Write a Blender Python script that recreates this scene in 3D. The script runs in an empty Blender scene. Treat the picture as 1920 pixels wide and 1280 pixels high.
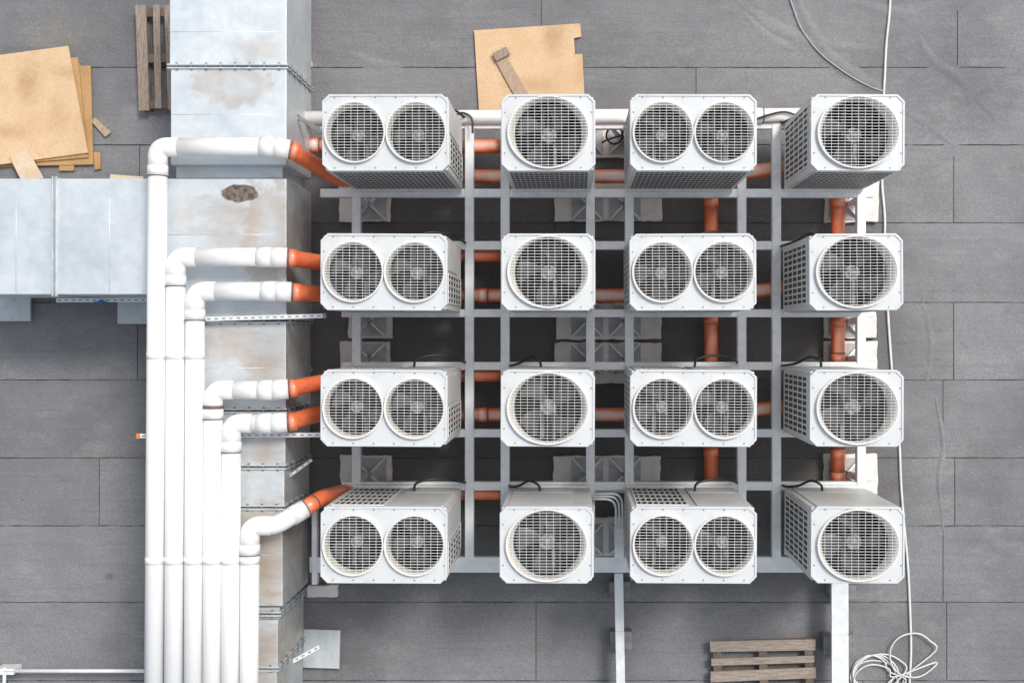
import bpy, bmesh, math, random
from mathutils import Vector, Matrix
random.seed(7)
scene = bpy.context.scene
C = scene.collection
F, H, NX, NY = 2261.0, 14.1, 1078.0, 627.0
def W(px, py, z=0.0):
    k = (H - z) / F
    return Vector(((px - NX) * k, -(py - NY) * k, z))

# ------------------------------------------------------------ materials
def nodes_of(name):
    m = bpy.data.materials.new(name); m.use_nodes = True
    nt = m.node_tree; b = nt.nodes['Principled BSDF']
    return m, nt, b
def N(nt, t, **kw):
    n = nt.nodes.new(t)
    for k, v in kw.items(): setattr(n, k, v)
    return n
def L(nt, a, b): nt.links.new(a, b)
def noise(nt, vec, scale, detail=4, rough=.6, stretch=None):
    if stretch:
        mp = N(nt, 'ShaderNodeMapping'); mp.inputs['Scale'].default_value = stretch
        L(nt, vec, mp.inputs['Vector']); vec = mp.outputs['Vector']
    n = N(nt, 'ShaderNodeTexNoise'); n.inputs['Scale'].default_value = scale
    n.inputs['Detail'].default_value = detail; n.inputs['Roughness'].default_value = rough
    L(nt, vec, n.inputs['Vector']); return n.outputs['Fac']
def maprange(nt, v, a, b, c=0., d=1.):
    n = N(nt, 'ShaderNodeMapRange'); n.interpolation_type = 'SMOOTHSTEP'
    for k, x in zip(('From Min', 'From Max', 'To Min', 'To Max'), (a, b, c, d)): n.inputs[k].default_value = x
    L(nt, v, n.inputs['Value']); return n.outputs['Result']
def mix(nt, fac, a, b, mode='MIX'):
    n = N(nt, 'ShaderNodeMix'); n.data_type = 'RGBA'; n.blend_type = mode
    if hasattr(fac, 'links'): L(nt, fac, n.inputs[0])
    else: n.inputs[0].default_value = fac
    for i, v in ((6, a), (7, b)):
        if hasattr(v, 'links'): L(nt, v, n.inputs[i])
        else: n.inputs[i].default_value = (*v, 1) if len(v) == 3 else v
    return n.outputs[2]
def bump(nt, bsdf, h, strength=.3, dist=.01):
    n = N(nt, 'ShaderNodeBump'); n.inputs['Strength'].default_value = strength; n.inputs['Distance'].default_value = dist
    L(nt, h, n.inputs['Height']); L(nt, n.outputs['Normal'], bsdf.inputs['Normal'])
def math2(nt, op, a, b):
    n = N(nt, 'ShaderNodeMath'); n.operation = op
    for i, v in ((0, a), (1, b)):
        if hasattr(v, 'links'): L(nt, v, n.inputs[i])
        else: n.inputs[i].default_value = v
    return n.outputs[0]
def spot_dist(nt, tc, warp, cx, cy, rx, ry, wamt):
    mp = N(nt, 'ShaderNodeMapping'); mp.inputs['Location'].default_value = (-cx / rx, -cy / ry, 0)
    mp.inputs['Scale'].default_value = (1 / rx, 1 / ry, 0)
    L(nt, tc, mp.inputs['Vector'])
    ln = N(nt, 'ShaderNodeVectorMath'); ln.operation = 'LENGTH'; L(nt, mp.outputs['Vector'], ln.inputs[0])
    return math2(nt, 'ADD', ln.outputs['Value'], math2(nt, 'MULTIPLY', math2(nt, 'SUBTRACT', warp, .5), wamt))

def simple(name, col, dark=None, scale=6., rough=.5, metal=0., lo=.35, hi=.75, fine=None, bmp=0., bscale=60., coat=0., stretch=None):
    m, nt, b = nodes_of(name)
    tc = N(nt, 'ShaderNodeTexCoord').outputs['Object']
    c = col
    if dark:
        c = mix(nt, maprange(nt, noise(nt, tc, scale, 5, .65, stretch), lo, hi), col, dark)
    if fine:
        f = noise(nt, tc, fine[0], 2, .7)
        c = mix(nt, maprange(nt, f, .4, .7, 0, fine[1]), c, fine[2])
    if hasattr(c, 'links'): L(nt, c, b.inputs['Base Color'])
    else: b.inputs['Base Color'].default_value = (*c, 1)
    b.inputs['Roughness'].default_value = rough; b.inputs['Metallic'].default_value = metal
    b.inputs['Coat Weight'].default_value = coat
    if bmp: bump(nt, b, noise(nt, tc, bscale, 4), bmp)
    return m

M = {}
M['cab'] = simple('painted_cabinet', (.66, .66, .655), (.55, .545, .53), 5, .42, lo=.45, hi=.85)
M['top'] = simple('painted_top', (.61, .63, .645), (.52, .53, .535), 7, .4, lo=.5, hi=.85)
M['shroud'] = simple('shroud_plastic', (.72, .69, .64), (.58, .545, .48), 9, .45, lo=.5, hi=.8)
M['guard'] = simple('guard_wire', (.80, .80, .80), rough=.4)
M['blade'] = simple('fan_blade', (.10, .10, .108), (.05, .05, .055), 9, .42)
M['hub'] = simple('fan_hub', (.24, .245, .25), (.15, .15, .155), 20, .4)
M['black'] = simple('dark_cavity', (.012, .012, .013), rough=.8)
M['shade_liner'] = simple('chamber_shade', (.008, .008, .009), (.014, .014, .014), 10, .8)  # near-black colour stands in for the shade inside the cabinet
M['coil'] = simple('coil_fins', (.035, .036, .04), (.016, .016, .018), 14, .5)
M['cable_black'] = simple('black_cable', (.02, .02, .02), rough=.45)
M['steel'] = simple('galvanised_steel', (.78, .805, .825), (.66, .69, .71), 8, .4, .0, fine=(45, .25, (.84, .86, .87)))
M['steel_white'] = simple('bright_galvanised', (.78, .80, .815), (.65, .675, .69), 8, .38, .0)
M['steel_dull'] = simple('weathered_steel', (.48, .48, .485), (.34, .34, .34), 9, .5, .0)
M['steel_dark'] = simple('dull_steel', (.25, .26, .27), (.16, .165, .17), 12, .45, .5)
M['concrete'] = simple('concrete', (.82, .795, .76), (.66, .635, .605), 6, .9, lo=.48, hi=.82, fine=(60, .45, (.58, .56, .54)), bmp=.5)
M['rubber'] = simple('rubber', (.22, .225, .23), (.13, .13, .135), 14, .8, fine=(80, .3, (.3, .3, .3)))
M['white_pipe'] = simple('white_paint_pipe', (.86, .855, .85), (.79, .785, .78), 4, .3, lo=.5, hi=.85, coat=.1)
M['seal'] = simple('seal', (.15, .12, .11), rough=.6)
M['orange_cap'] = simple('orange_cap', (.75, .2, .05), rough=.5)
M['blue_cap'] = simple('blue_cap', (.03, .16, .42), rough=.5)
M['cable_white'] = simple('white_cable', (.74, .74, .73), (.6, .6, .58), 9, .5)
M['cable_grey'] = simple('pale_grey_cable', (.46, .46, .46), (.34, .34, .34), 5, .6)
def board_mat(name, col, dark, spots):
    m, nt, b = nodes_of(name)
    tc = N(nt, 'ShaderNodeTexCoord').outputs['Object']
    c = mix(nt, maprange(nt, noise(nt, tc, 2.2, 5, .65), .4, .75), col, dark)
    c = mix(nt, maprange(nt, noise(nt, tc, 60, 2, .7), .42, .68, 0, .45), c, tuple(x * .66 for x in col))
    c = mix(nt, maprange(nt, noise(nt, tc, 42, 2, .7), .56, .7, 0, .4), c, tuple(min(.85, x * 1.25) for x in col))
    warp = noise(nt, tc, 4, 6, .75)
    for cx, cy, rx, ry, amt in spots:
        c = mix(nt, maprange(nt, spot_dist(nt, tc, warp, cx, cy, rx, ry, 2.6), 1.2, .0, 0, amt), c, (.36, .21, .10))
    L(nt, c, b.inputs['Base Color']); b.inputs['Roughness'].default_value = .8
    bump(nt, b, noise(nt, tc, 70, 3), .25)
    return m
M['board'] = board_mat('chipboard', (.68, .48, .30), (.60, .40, .225), [(.0, .27, .2, .3, .6), (-.25, -.3, .35, .12, .4), (.35, -.1, .16, .35, .35), (.5, .4, .3, .1, .35)])
M['board_dark'] = board_mat('weathered_chipboard', (.50, .30, .135), (.37, .21, .09), [(.1, -.2, .3, .3, .4)])
M['board_pale'] = simple('pale_wood', (.68, .55, .41), (.58, .44, .30), 5, .8, fine=(50, .4, (.5, .38, .26)))
M['wood'] = simple('weathered_wood', (.40, .335, .285), (.22, .175, .145), 5, .85, stretch=(1.2, 14, 1), fine=(50, .4, (.15, .115, .09)), bmp=.3)
M['woodv'] = simple('weathered_wood_lengthwise', (.38, .305, .25), (.21, .16, .125), 5, .85, stretch=(14, 1.2, 1), fine=(50, .4, (.15, .11, .085)), bmp=.3)
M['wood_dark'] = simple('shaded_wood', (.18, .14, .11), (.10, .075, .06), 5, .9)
M['plank'] = simple('tan_plank', (.48, .36, .26), (.34, .25, .175), 5, .8, stretch=(9, 3, 1), fine=(50, .4, (.26, .185, .13)))

def orange(name, a, b_, mx, top=(.84, .74, .69)):  # default pale top is a highlight mixed into upward faces
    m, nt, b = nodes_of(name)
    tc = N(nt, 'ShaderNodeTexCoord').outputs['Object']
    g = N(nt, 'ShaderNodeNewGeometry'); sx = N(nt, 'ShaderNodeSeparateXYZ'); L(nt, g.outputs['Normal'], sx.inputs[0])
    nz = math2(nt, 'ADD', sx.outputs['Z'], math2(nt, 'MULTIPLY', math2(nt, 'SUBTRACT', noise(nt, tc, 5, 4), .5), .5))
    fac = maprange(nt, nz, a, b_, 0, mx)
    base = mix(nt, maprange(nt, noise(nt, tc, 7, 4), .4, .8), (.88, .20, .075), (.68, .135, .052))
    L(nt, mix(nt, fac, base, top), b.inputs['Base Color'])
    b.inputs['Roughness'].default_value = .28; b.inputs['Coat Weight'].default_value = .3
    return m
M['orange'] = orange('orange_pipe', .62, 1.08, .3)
M['orange_low'] = orange('orange_pipe_highlit_top', .5, 1.05, .8)  # stronger highlight put into the colour of the upper side
M['orange_white'] = orange('orange_pipe_white_top', -.1, .45, 1.0, (.88, .87, .86))  # white mixed in where faces point up

def roof_mat():
    m, nt, b = nodes_of('bitumen_roofing')
    tc = N(nt, 'ShaderNodeTexCoord').outputs['Object']
    at = N(nt, 'ShaderNodeAttribute'); at.attribute_name = 'tint'
    base = (.25, .251, .261)
    c = mix(nt, maprange(nt, noise(nt, tc, .5, 6, .65), .36, .66), base, (.17, .172, .181))
    c = mix(nt, maprange(nt, noise(nt, tc, 1.6, 7, .7), .52, .78, 0, .6), c, (.125, .122, .122))
    c = mix(nt, maprange(nt, noise(nt, tc, 2.6, 6, .7, (.5, 1.0, 1)), .50, .76, 0, .6), c, (.35, .347, .345))
    c = mix(nt, maprange(nt, noise(nt, tc, 9, 4, .6, (.06, 3.2, 1)), .5, .75, 0, .4), c, (.145, .145, .15))
    c = mix(nt, maprange(nt, noise(nt, tc, 6, 6, .75, (.22, 2.4, 1)), .58, .74, 0, .45), c, (.34, .34, .34))
    warp = noise(nt, tc, 1.8, 6, .7)
    warp2 = noise(nt, tc, 5, 6, .75)
    def stain_or_shading(px, py, rx, ry, amt, col, wamt=1.0, lo=1.15, hi=.6, wp=warp):
        p = W(px, py, 0)
        return mix(nt, maprange(nt, spot_dist(nt, tc, wp, p.x, p.y, rx, ry, wamt), lo, hi, 0, amt), c, col)
    # rack shade painted over wet, dirty felt; run-off below it; pale and dark marks elsewhere
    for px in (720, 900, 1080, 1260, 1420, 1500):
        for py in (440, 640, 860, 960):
            c = stain_or_shading(px, py, 1.35, 1.15, .5, (.105, .098, .090), .7)
    c = stain_or_shading(110, 72, .5, .3, .5, (.29, .265, .215), 2.6, 1.2, .2, warp2)
    c = stain_or_shading(180, 840, .2, .10, .45, (.34, .32, .29), 3.0, 1.2, .1, warp2)
    c = stain_or_shading(205, 1080, .08, .05, .7, (.10, .09, .08), 2.6, 1.2, .2, warp2)
    c = stain_or_shading(640, 1240, .5, .25, .4, (.11, .10, .09), 2.6, 1.2, .2, warp2)
    c = stain_or_shading(1000, 1180, 2.2, .7, .3, (.27, .262, .25), 2.0, 1.2, .0, warp2)
    c = stain_or_shading(1560, 70, 1.6, .7, .35, (.34, .34, .345), 2.2, 1.3, .0, warp2)
    c = stain_or_shading(1830, 330, 1.2, 1.0, .3, (.34, .34, .345), 2.2, 1.3, .0, warp2)
    c = stain_or_shading(60, 980, .7, 1.0, .3, (.31, .31, .315), 1.5, 1.3, .0)  # lit ground left of the pipe shadow, put into the colour
    fine = noise(nt, tc, 75, 2, .8)
    c = mix(nt, maprange(nt, fine, .35, .7, 0, .6), c, (.105, .105, .11))
    f2 = noise(nt, tc, 52, 2, .6)
    c = mix(nt, maprange(nt, f2, .56, .76, 0, .32), c, (.44, .44, .44))
    f3 = noise(nt, tc, 5, 3, .5)
    c = mix(nt, maprange(nt, f3, .72, .80, 0, .5), c, (.085, .083, .08))
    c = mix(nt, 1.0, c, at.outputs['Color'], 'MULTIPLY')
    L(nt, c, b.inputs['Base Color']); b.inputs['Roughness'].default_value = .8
    h = math2(nt, 'ADD', math2(nt, 'MULTIPLY', noise(nt, tc, 1.3, 4), 3.0), math2(nt, 'MULTIPLY', fine, .4))
    h = math2(nt, 'ADD', h, math2(nt, 'MULTIPLY', noise(nt, tc, 3.2, 3, .5, (.25, 1.6, 1)), 1.2))
    bump(nt, b, h, .65, .02)
    return m
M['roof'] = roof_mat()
M['seam'] = simple('bitumen_seam', (.03, .03, .031), (.09, .09, .09), 5, .6)

def duct_mat(rootloc):
    m, nt, b = nodes_of('galvanised_duct')
    tc = N(nt, 'ShaderNodeTexCoord').outputs['Object']
    c = mix(nt, maprange(nt, noise(nt, tc, 1.6, 5, .6), .3, .7), (.71, .76, .795), (.59, .645, .685))
    c = mix(nt, maprange(nt, noise(nt, tc, 2.4, 8, .75), .56, .72, 0, .55), c, (.80, .815, .82))
    vor = N(nt, 'ShaderNodeTexVoronoi'); vor.inputs['Scale'].default_value = 26; L(nt, tc, vor.inputs['Vector'])
    vs = N(nt, 'ShaderNodeSeparateColor'); L(nt, vor.outputs['Color'], vs.inputs[0])
    c = mix(nt, maprange(nt, vs.outputs[0], 0, 1, 0, .16), c, (.48, .52, .55))
    warp = noise(nt, tc, 3.5, 6, .7)
    warp3 = noise(nt, tc, 4.5, 7, .72, (.45, 1.3, 1))
    spots = [(440, 160, .36, .20, .40, 1), (440, 160, .34, .2, .3, 0), (490, 95, .30, .16, .5, 0), (455, 395, .52, .22, .6, 0), (500, 430, .24, .5, .5, 1), (420, 450, .30, .25, .45, 0),
             (500, 500, .25, .4, .5, 0), (350, 400, .2, .3, .35, 0), (500, 690, .25, .5, .55, 0), (440, 640, .3, .3, .4, 0),
             (470, 640, .45, .25, .3, 1), (470, 640, .4, .25, .3, 0), (500, 840, .32, .45, .7, 0), (500, 985, .3, .22, .4, 1), (440, 1010, .2, .5, .65, 0), (355, 320, .2, .12, .35, 0), (505, 1060, .32, .6, .85, 0), (502, 1230, .3, .5, .75, 0), (360, 900, .15, 1.2, .4, 0)]
    for (px, py, rx, ry, amt, ring) in spots:
        p = W(px, py, 1.55) - rootloc
        d = spot_dist(nt, tc, warp if ring else warp3, p.x, p.y, rx, ry, 2.4)
        if ring:
            f = math2(nt, 'MULTIPLY', maprange(nt, d, .1, .85), maprange(nt, d, 1.3, .85))
        else:
            f = maprange(nt, d, 1.35, -.2)
        c = mix(nt, math2(nt, 'MULTIPLY', f, amt), c, (.45, .355, .265))
    p = W(451, 363, 1.55) - rootloc
    d = spot_dist(nt, tc, warp, p.x, p.y, .21, .10, .9)
    dk = mix(nt, maprange(nt, noise(nt, tc, 22, 4), .35, .65), (.10, .075, .06), (.26, .21, .17))
    c = mix(nt, maprange(nt, d, 1.0, .85), c, dk)
    L(nt, c, b.inputs['Base Color'])
    b.inputs['Metallic'].default_value = .45
    L(nt, maprange(nt, warp, .3, .7, .34, .58), b.inputs['Roughness'])
    bump(nt, b, noise(nt, tc, 1.1, 3), .4, .05)
    return m

# ------------------------------------------------------------ mesh helpers
def box(bm, x0, x1, y0, y1, z0, z1, rz=0, jit=0):
    c = Vector(((x0 + x1) / 2, (y0 + y1) / 2, (z0 + z1) / 2))
    r = bmesh.ops.create_cube(bm, size=1)
    mat = Matrix.Translation(c) @ Matrix.Rotation(rz, 4, 'Z') @ Matrix.Diagonal((abs(x1 - x0), abs(y1 - y0), abs(z1 - z0), 1))
    bmesh.ops.transform(bm, matrix=mat, verts=r['verts'])
    if jit:
        for v in r['verts']: v.co += Vector((random.uniform(-jit, jit), random.uniform(-jit, jit), random.uniform(-jit, jit) * .3))
    return r['verts']
def tube(bm, pts, r, seg=14, cap=True, closed=False):
    pts = [Vector(p) for p in pts]; n = len(pts); rings = []; up = None
    for i, p in enumerate(pts):
        a = pts[(i - 1) % n] if (i > 0 or closed) else p
        b = pts[(i + 1) % n] if (i < n - 1 or closed) else p
        t = (b - a).normalized()
        if up is None:
            up = Vector((0, 0, 1)) if abs(t.z) < .9 else Vector((1, 0, 0))
        s = t.cross(up)
        if s.length < 1e-4: s = t.cross(Vector((0, 1, 0)))
        s.normalize(); up = s.cross(t).normalized()
        rr = r[i] if isinstance(r, (list, tuple)) else r
        rings.append([bm.verts.new(p + (s * math.cos(q) + up * math.sin(q)) * rr) for q in [2 * math.pi * (k + .5) / seg for k in range(seg)]])
    m = n if closed else n - 1
    for i in range(m):
        A, B = rings[i], rings[(i + 1) % n]
        for k in range(seg):
            f = bm.faces.new((A[k], A[(k + 1) % seg], B[(k + 1) % seg], B[k])); f.smooth = seg > 5
    if cap and not closed:
        bm.faces.new(rings[0][::-1]); bm.faces.new(rings[-1])
def fillet(pts, rad, n=7):
    pts = [Vector(p) for p in pts]; out = [pts[0]]
    for i in range(1, len(pts) - 1):
        a, b, c = pts[i - 1], pts[i], pts[i + 1]
        d1 = (a - b); d2 = (c - b); r = min(rad, d1.length * .49, d2.length * .49)
        p1 = b + d1.normalized() * r; p2 = b + d2.normalized() * r
        for k in range(n + 1):
            t = k / n
            out.append(p1 * (1 - t) ** 2 + b * 2 * t * (1 - t) + p2 * t * t)
    out.append(pts[-1]); return out
def spline(pts, n=6):
    pts = [Vector(p) for p in pts]; out = []
    P = [pts[0] * 2 - pts[1]] + pts + [pts[-1] * 2 - pts[-2]]
    for i in range(1, len(P) - 2):
        p0, p1, p2, p3 = P[i - 1:i + 3]
        for k in range(n):
            t = k / n
            out.append(.5 * ((2 * p1) + (p2 - p0) * t + (2 * p0 - 5 * p1 + 4 * p2 - p3) * t * t + (3 * p1 - p0 - 3 * p2 + p3) * t ** 3))
    out.append(pts[-1]); return out
def prism(bm, poly, z0, z1):
    a = [bm.verts.new((p[0], p[1], z0)) for p in poly]; b = [bm.verts.new((p[0], p[1], z1)) for p in poly]
    bm.faces.new(a[::-1]); bm.faces.new(b); n = len(poly)
    for i in range(n): bm.faces.new((a[i], a[(i + 1) % n], b[(i + 1) % n], b[i]))
def lathe(bm, prof, cx=0, cy=0, seg=48, close=False):
    rings = []
    for (r, z, sx) in prof:
        rings.append([bm.verts.new((cx + r * sx * math.cos(2 * math.pi * k / seg), cy + r * math.sin(2 * math.pi * k / seg), z)) for k in range(seg)])
    for i in range(len(rings) - 1):
        for k in range(seg):
            f = bm.faces.new((rings[i][k], rings[i][(k + 1) % seg], rings[i + 1][(k + 1) % seg], rings[i + 1][k])); f.smooth = True
    if close: bm.faces.new(rings[-1])

def rootloc_of(p):
    while p.parent: p = p.parent
    return p.location.copy()
def obj(name, bm, mat, parent=None, at=None, bevel=0, local=False, normals=True):
    if normals: bmesh.ops.recalc_face_normals(bm, faces=bm.faces[:])
    if parent and not local:
        bmesh.ops.translate(bm, vec=-rootloc_of(parent), verts=bm.verts[:])
    me = bpy.data.meshes.new(name); bm.to_mesh(me); bm.free()
    for mm in (mat if isinstance(mat, (list, tuple)) else [mat]): me.materials.append(mm)
    o = bpy.data.objects.new(name, me); C.objects.link(o)
    if parent: o.parent = parent
    if at is not None: o.location = at
    if bevel:
        mod = o.modifiers.new('bevel', 'BEVEL'); mod.width = bevel; mod.segments = 2; mod.limit_method = 'ANGLE'; mod.angle_limit = math.radians(40)
    return o
def tag(o, label, cat, group=None):
    o['label'] = label; o['category'] = cat
    if group: o['group'] = group
    return o
def thing(name, label, cat, loc, group=None):
    o = bpy.data.objects.new(name, None); C.objects.link(o); o.location = loc; o.empty_display_size = .2
    return tag(o, label, cat, group)
def copy_tree(o, parent=None):
    c = o.copy(); C.objects.link(c)
    if parent: c.parent = parent
    for ch in list(o.children): copy_tree(ch, c)
    return c
def single(name, bm, mat, label, cat, group=None, bevel=0):
    """one-mesh thing with its origin at its base"""
    vs = bm.verts; n = len(vs)
    c = Vector((sum(v.co.x for v in vs) / n, sum(v.co.y for v in vs) / n, min(v.co.z for v in vs)))
    bmesh.ops.translate(bm, vec=-c, verts=vs[:])
    o = obj(name, bm, mat, None, at=c, bevel=bevel)
    return tag(o, label, cat, group)

# ------------------------------------------------------------ roof
def build_roof():
    bm = bmesh.new(); col = bm.loops.layers.float_color.new('tint')
    def paint(f, t):
        for l in f.loops: l[col] = (t, t, t * 1.01, 1)
    s = 40
    f = bm.faces.new([bm.verts.new(p) for p in ((-s, -s, -.006), (s, -s, -.006), (s, s, -.006), (-s, s, -.006))]); f.material_index = 1; paint(f, 1)
    lines = [-18, 127, 272, 418, 567, 712, 858, 985, 1128, 1275]
    lines = [-18 - 146 * k for k in range(9, 0, -1)] + lines + [1275 + 146 * k for k in range(1, 9)]
    laps = {-18: [1015, 1795], 127: [1305], 272: [262, 1788], 418: [1040], 567: [258, 1788], 712: [940, 1768], 858: [1790], 985: [560, 1768], 1128: [1005, 1775]}
    def sheet(x0, x1, y0, y1):
        t = random.uniform(.90, 1.08); z = random.uniform(0, .0025); g = .0045
        n = max(2, int((x1 - x0) / .10)); top = []; bot = []
        for i in range(n + 1):
            x = x0 + g + (x1 - x0 - 2 * g) * i / n
            top.append(bm.verts.new((x, y1 - g + random.uniform(-.004, .003), z)))
            bot.append(bm.verts.new((x, y0 + g + random.uniform(-.003, .004), z + .003)))
        for i in range(n):
            f = bm.faces.new((bot[i], bot[i + 1], top[i + 1], top[i])); paint(f, t)
    k = H / F
    for a, b in zip(lines[:-1], lines[1:]):
        y1 = -(a - NY) * k; y0 = -(b - NY) * k
        lp = laps.get(a, [random.uniform(200, 1700)])
        xs = [(p - NX) * k for p in lp]
        xs = [xs[0] - 10 * q for q in (2, 1)] + xs + [xs[-1] + 10 * q for q in (1, 2)]
        xs = [max(-18, min(18, x)) for x in xs]
        for x0, x1 in zip(xs[:-1], xs[1:]):
            if x1 - x0 > .3: sheet(x0, x1, y0, y1)
    def ridge(px, w, h):
        pts = spline([W(x, y, 0) for x, y in px], 8); rows = []
        for i, p in enumerate(pts):
            a = pts[max(0, i - 1)]; b = pts[min(len(pts) - 1, i + 1)]; t = (b - a).normalized(); s = Vector((-t.y, t.x, 0))
            e = math.sin(math.pi * i / (len(pts) - 1)) ** .5 * random.uniform(.85, 1.1)
            rows.append([bm.verts.new(p + s * w * e * u + Vector((0, 0, .0012 + h * e * (math.cos(math.pi * u) * .5 + .5)))) for u in (-1, -.8, -.6, -.4, -.2, -.08, .08, .2, .4, .6, .8, 1)])
        for i in range(len(rows) - 1):
            for j in range(11):
                f = bm.faces.new((rows[i][j], rows[i][j + 1], rows[i + 1][j + 1], rows[i + 1][j])); f.smooth = True; paint(f, 1.0)
    for px, w, h in ([((1480, -40), (1520, 55), (1570, 118), (1640, 165), (1700, 205)), .12, .020],
                     [((1370, -10), (1430, 38), (1500, 72), (1600, 92), (1650, 88)), .12, .014],
                     [((1390, 20), (1440, 70), (1500, 100)), .10, .011],
                     [((1700, 275), (1780, 205), (1850, 160), (1935, 118)), .12, .018],
                     [((1690, 205), (1740, 235), (1790, 275)), .10, .012],
                     [((1560, -15), (1660, 22), (1760, 14), (1850, -10)), .11, .012],
                     [((1720, 60), (1745, 110), (1800, 150), (1900, 260)), .11, .012],
                     [((1700, 330), (1760, 300), (1800, 260)), .10, .010],
                     [((1752, 735), (1768, 830), (1760, 900), (1770, 1010)), .045, .014],
                     [((1730, 560), (1745, 640), (1738, 720)), .05, .008],
                     [((650, 95), (700, 118), (760, 122)), .10, .010]):
        ridge(px, w, h)
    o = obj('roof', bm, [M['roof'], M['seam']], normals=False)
    o['kind'] = 'structure'; o['label'] = 'grey bitumen felt roof with lapped seams'; o['category'] = 'roof'
build_roof()

# ------------------------------------------------------------ air conditioners
BASE = .60; HT = 1.65
def make_ac(double):
    w, d = (1.247, .755) if double else (.925, .755)
    root = thing('air_conditioner', 'x', 'air conditioner', (0, 0, 0), 'air conditioners in the four by four grid')
    cw, cd = w / 2 - .018, d / 2 - .018
    zt = HT - .06
    bm = bmesh.new()   # cabinet walls open at the top
    t = .02
    box(bm, -cw, cw, -cd, -cd + t, .07, zt - .002); box(bm, -cw, cw, cd - t, cd, .07, zt - .002)
    box(bm, -cw, -cw + t, -cd + t, cd - t, .07, zt - .002); box(bm, cw - t, cw, -cd + t, cd - t, .07, zt - .002)
    box(bm, -cw + t, cw - t, -cd + t, cd - t, .07, .09)
    cab = obj('cabinet', bm, M['cab'], root, local=True, bevel=.004)
    for sy in (-1, 1):
        bm = bmesh.new(); box(bm, -cw + .01, cw - .01, sy * cd - .03, sy * cd + .03, 0, .068)
        obj('base_rail', bm, M['steel'], root, local=True, bevel=.004)
    def grille(face, u0, u1, z0, z1, du, dz, bt):
        def mp(u, z, n):
            return {'S': (u, -cd - n, z), 'N': (-u, cd + n, z), 'W': (-cw - n, -u, z), 'E': (cw + n, u, z)}[face]
        def bb(bm, a0, a1, b0, b1, n0, n1):
            p = mp(a0, b0, n0); q = mp(a1, b1, n1)
            box(bm, min(p[0], q[0]), max(p[0], q[0]), min(p[1], q[1]), max(p[1], q[1]), min(p[2], q[2]), max(p[2], q[2]))
        bm = bmesh.new(); f = .018
        bb(bm, u0, u0 + f, z0, z1, .001, .013); bb(bm, u1 - f, u1, z0, z1, .001, .013)
        bb(bm, u0 + f, u1 - f, z0, z0 + f, .001, .0125); bb(bm, u0 + f, u1 - f, z1 - f, z1, .001, .0125)
        n = max(2, round((u1 - u0) / du))
        for i in range(1, n):
            u = u0 + (u1 - u0) * i / n; bb(bm, u - bt / 2, u + bt / 2, z0 + f, z1 - f, .001, .010)
        n = max(2, round((z1 - z0) / dz))
        for i in range(1, n):
            z = z0 + (z1 - z0) * i / n; bb(bm, u0 + f, u1 - f, z - bt, z + bt, .001, .008)
        g = obj('side_grille', bm, M['cab'], root, local=True)
        bm = bmesh.new(); bb(bm, u0 + f / 2, u1 - f / 2, z0 + f / 2, z1 - f / 2, .0008, .004)
        obj('coil', bm, M['coil'], g, local=True)
    grille('S', -cw + .035, cw - .035, .12, zt - .06, .052, .16, .0045)
    grille('W', -cd + .05, cd - .05, .16, zt - .12, .062, .27, .019)
    grille('E', -cd + .06, 0.0, .16, zt - .12, .062, .27, .019)
    if double: grille('N', .03, cw - .05, .16, zt - .12, .058, .27, .018)
    for z0, z1 in ((.55, zt - .04), (.12, .53)):
        bm = bmesh.new()
        if double: box(bm, .05, cw - .03, cd + .001, cd + .012, z0, z1)
        else: box(bm, -cw + .06, cw - .2, cd + .001, cd + .012, z0, z1)
        obj('service_panel', bm, M['cab'], root, local=True, bevel=.003)
    bm = bmesh.new(); box(bm, cw + .001, cw + .011, .03, cd - .04, .5, zt - .05)
    obj('service_panel', bm, M['cab'], root, local=True, bevel=.003)
    # top panel
    fans = [(-.300, 0), (.302, 0)] if double else [(0, 0)]
    RO, RT, SX = (.290, .270, 1.0) if double else (.347, .334, 1.13)
    bm = bmesh.new(); c = .068; hw, hd = w / 2, d / 2
    poly = [(-hw + c, -hd), (hw - c, -hd), (hw, -hd + c), (hw, hd - c), (hw - c, hd), (-hw + c, hd), (-hw, hd - c), (-hw, -hd + c)]
    def loop(ps):
        v = [bm.verts.new((p[0], p[1], HT)) for p in ps]
        return [bm.edges.new((v[i], v[(i + 1) % len(v)])) for i in range(len(v))]
    E = loop(poly)
    for fx, fy in fans:
        E += loop([(fx + RO * SX * .985 * math.cos(2 * math.pi * k / 48), fy + RO * .985 * math.sin(2 * math.pi * k / 48)) for k in range(48)])
    bmesh.ops.triangle_fill(bm, use_beauty=True, use_dissolve=False, edges=E)
    r = bmesh.ops.extrude_face_region(bm, geom=bm.faces[:])
    bmesh.ops.translate(bm, vec=(0, 0, -.06), verts=[g for g in r['geom'] if isinstance(g, bmesh.types.BMVert)])
    tp = obj('top_panel', bm, M['top'], root, local=True)
    bm = bmesh.new()   # raised lip round the edge
    def frame(s0, s1, z0, z1):
        def ins(s):
            q = c - s * .42
            a, b = hw - s, hd - s
            return [(-a + q, -b), (a - q, -b), (a, -b + q), (a, b - q), (a - q, b), (-a + q, b), (-a, b - q), (-a, -b + q)]
        A, B = ins(s0), ins(s1); vs = [[bm.verts.new((*p, z)) for p in P] for P, z in ((A, z0), (A, z1), (B, z1), (B, z0))]
        for i in range(8):
            j = (i + 1) % 8
            for q in range(3): bm.faces.new((vs[q][i], vs[q][j], vs[q + 1][j], vs[q + 1][i]))
    frame(.004, .020, HT - .004, HT + .010)
    obj('lip', bm, M['top'], tp, local=True)
    sc = [(sx * (hw - .035), y) for sx in (-1, 1) for y in (-.2, .2)] + [(x, sy * (hd - .033)) for sy in (-1, 1) for x in ([-.5, -.3, -.1, .1, .3, .5] if double else [-.32, -.11, .11, .32])]
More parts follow.
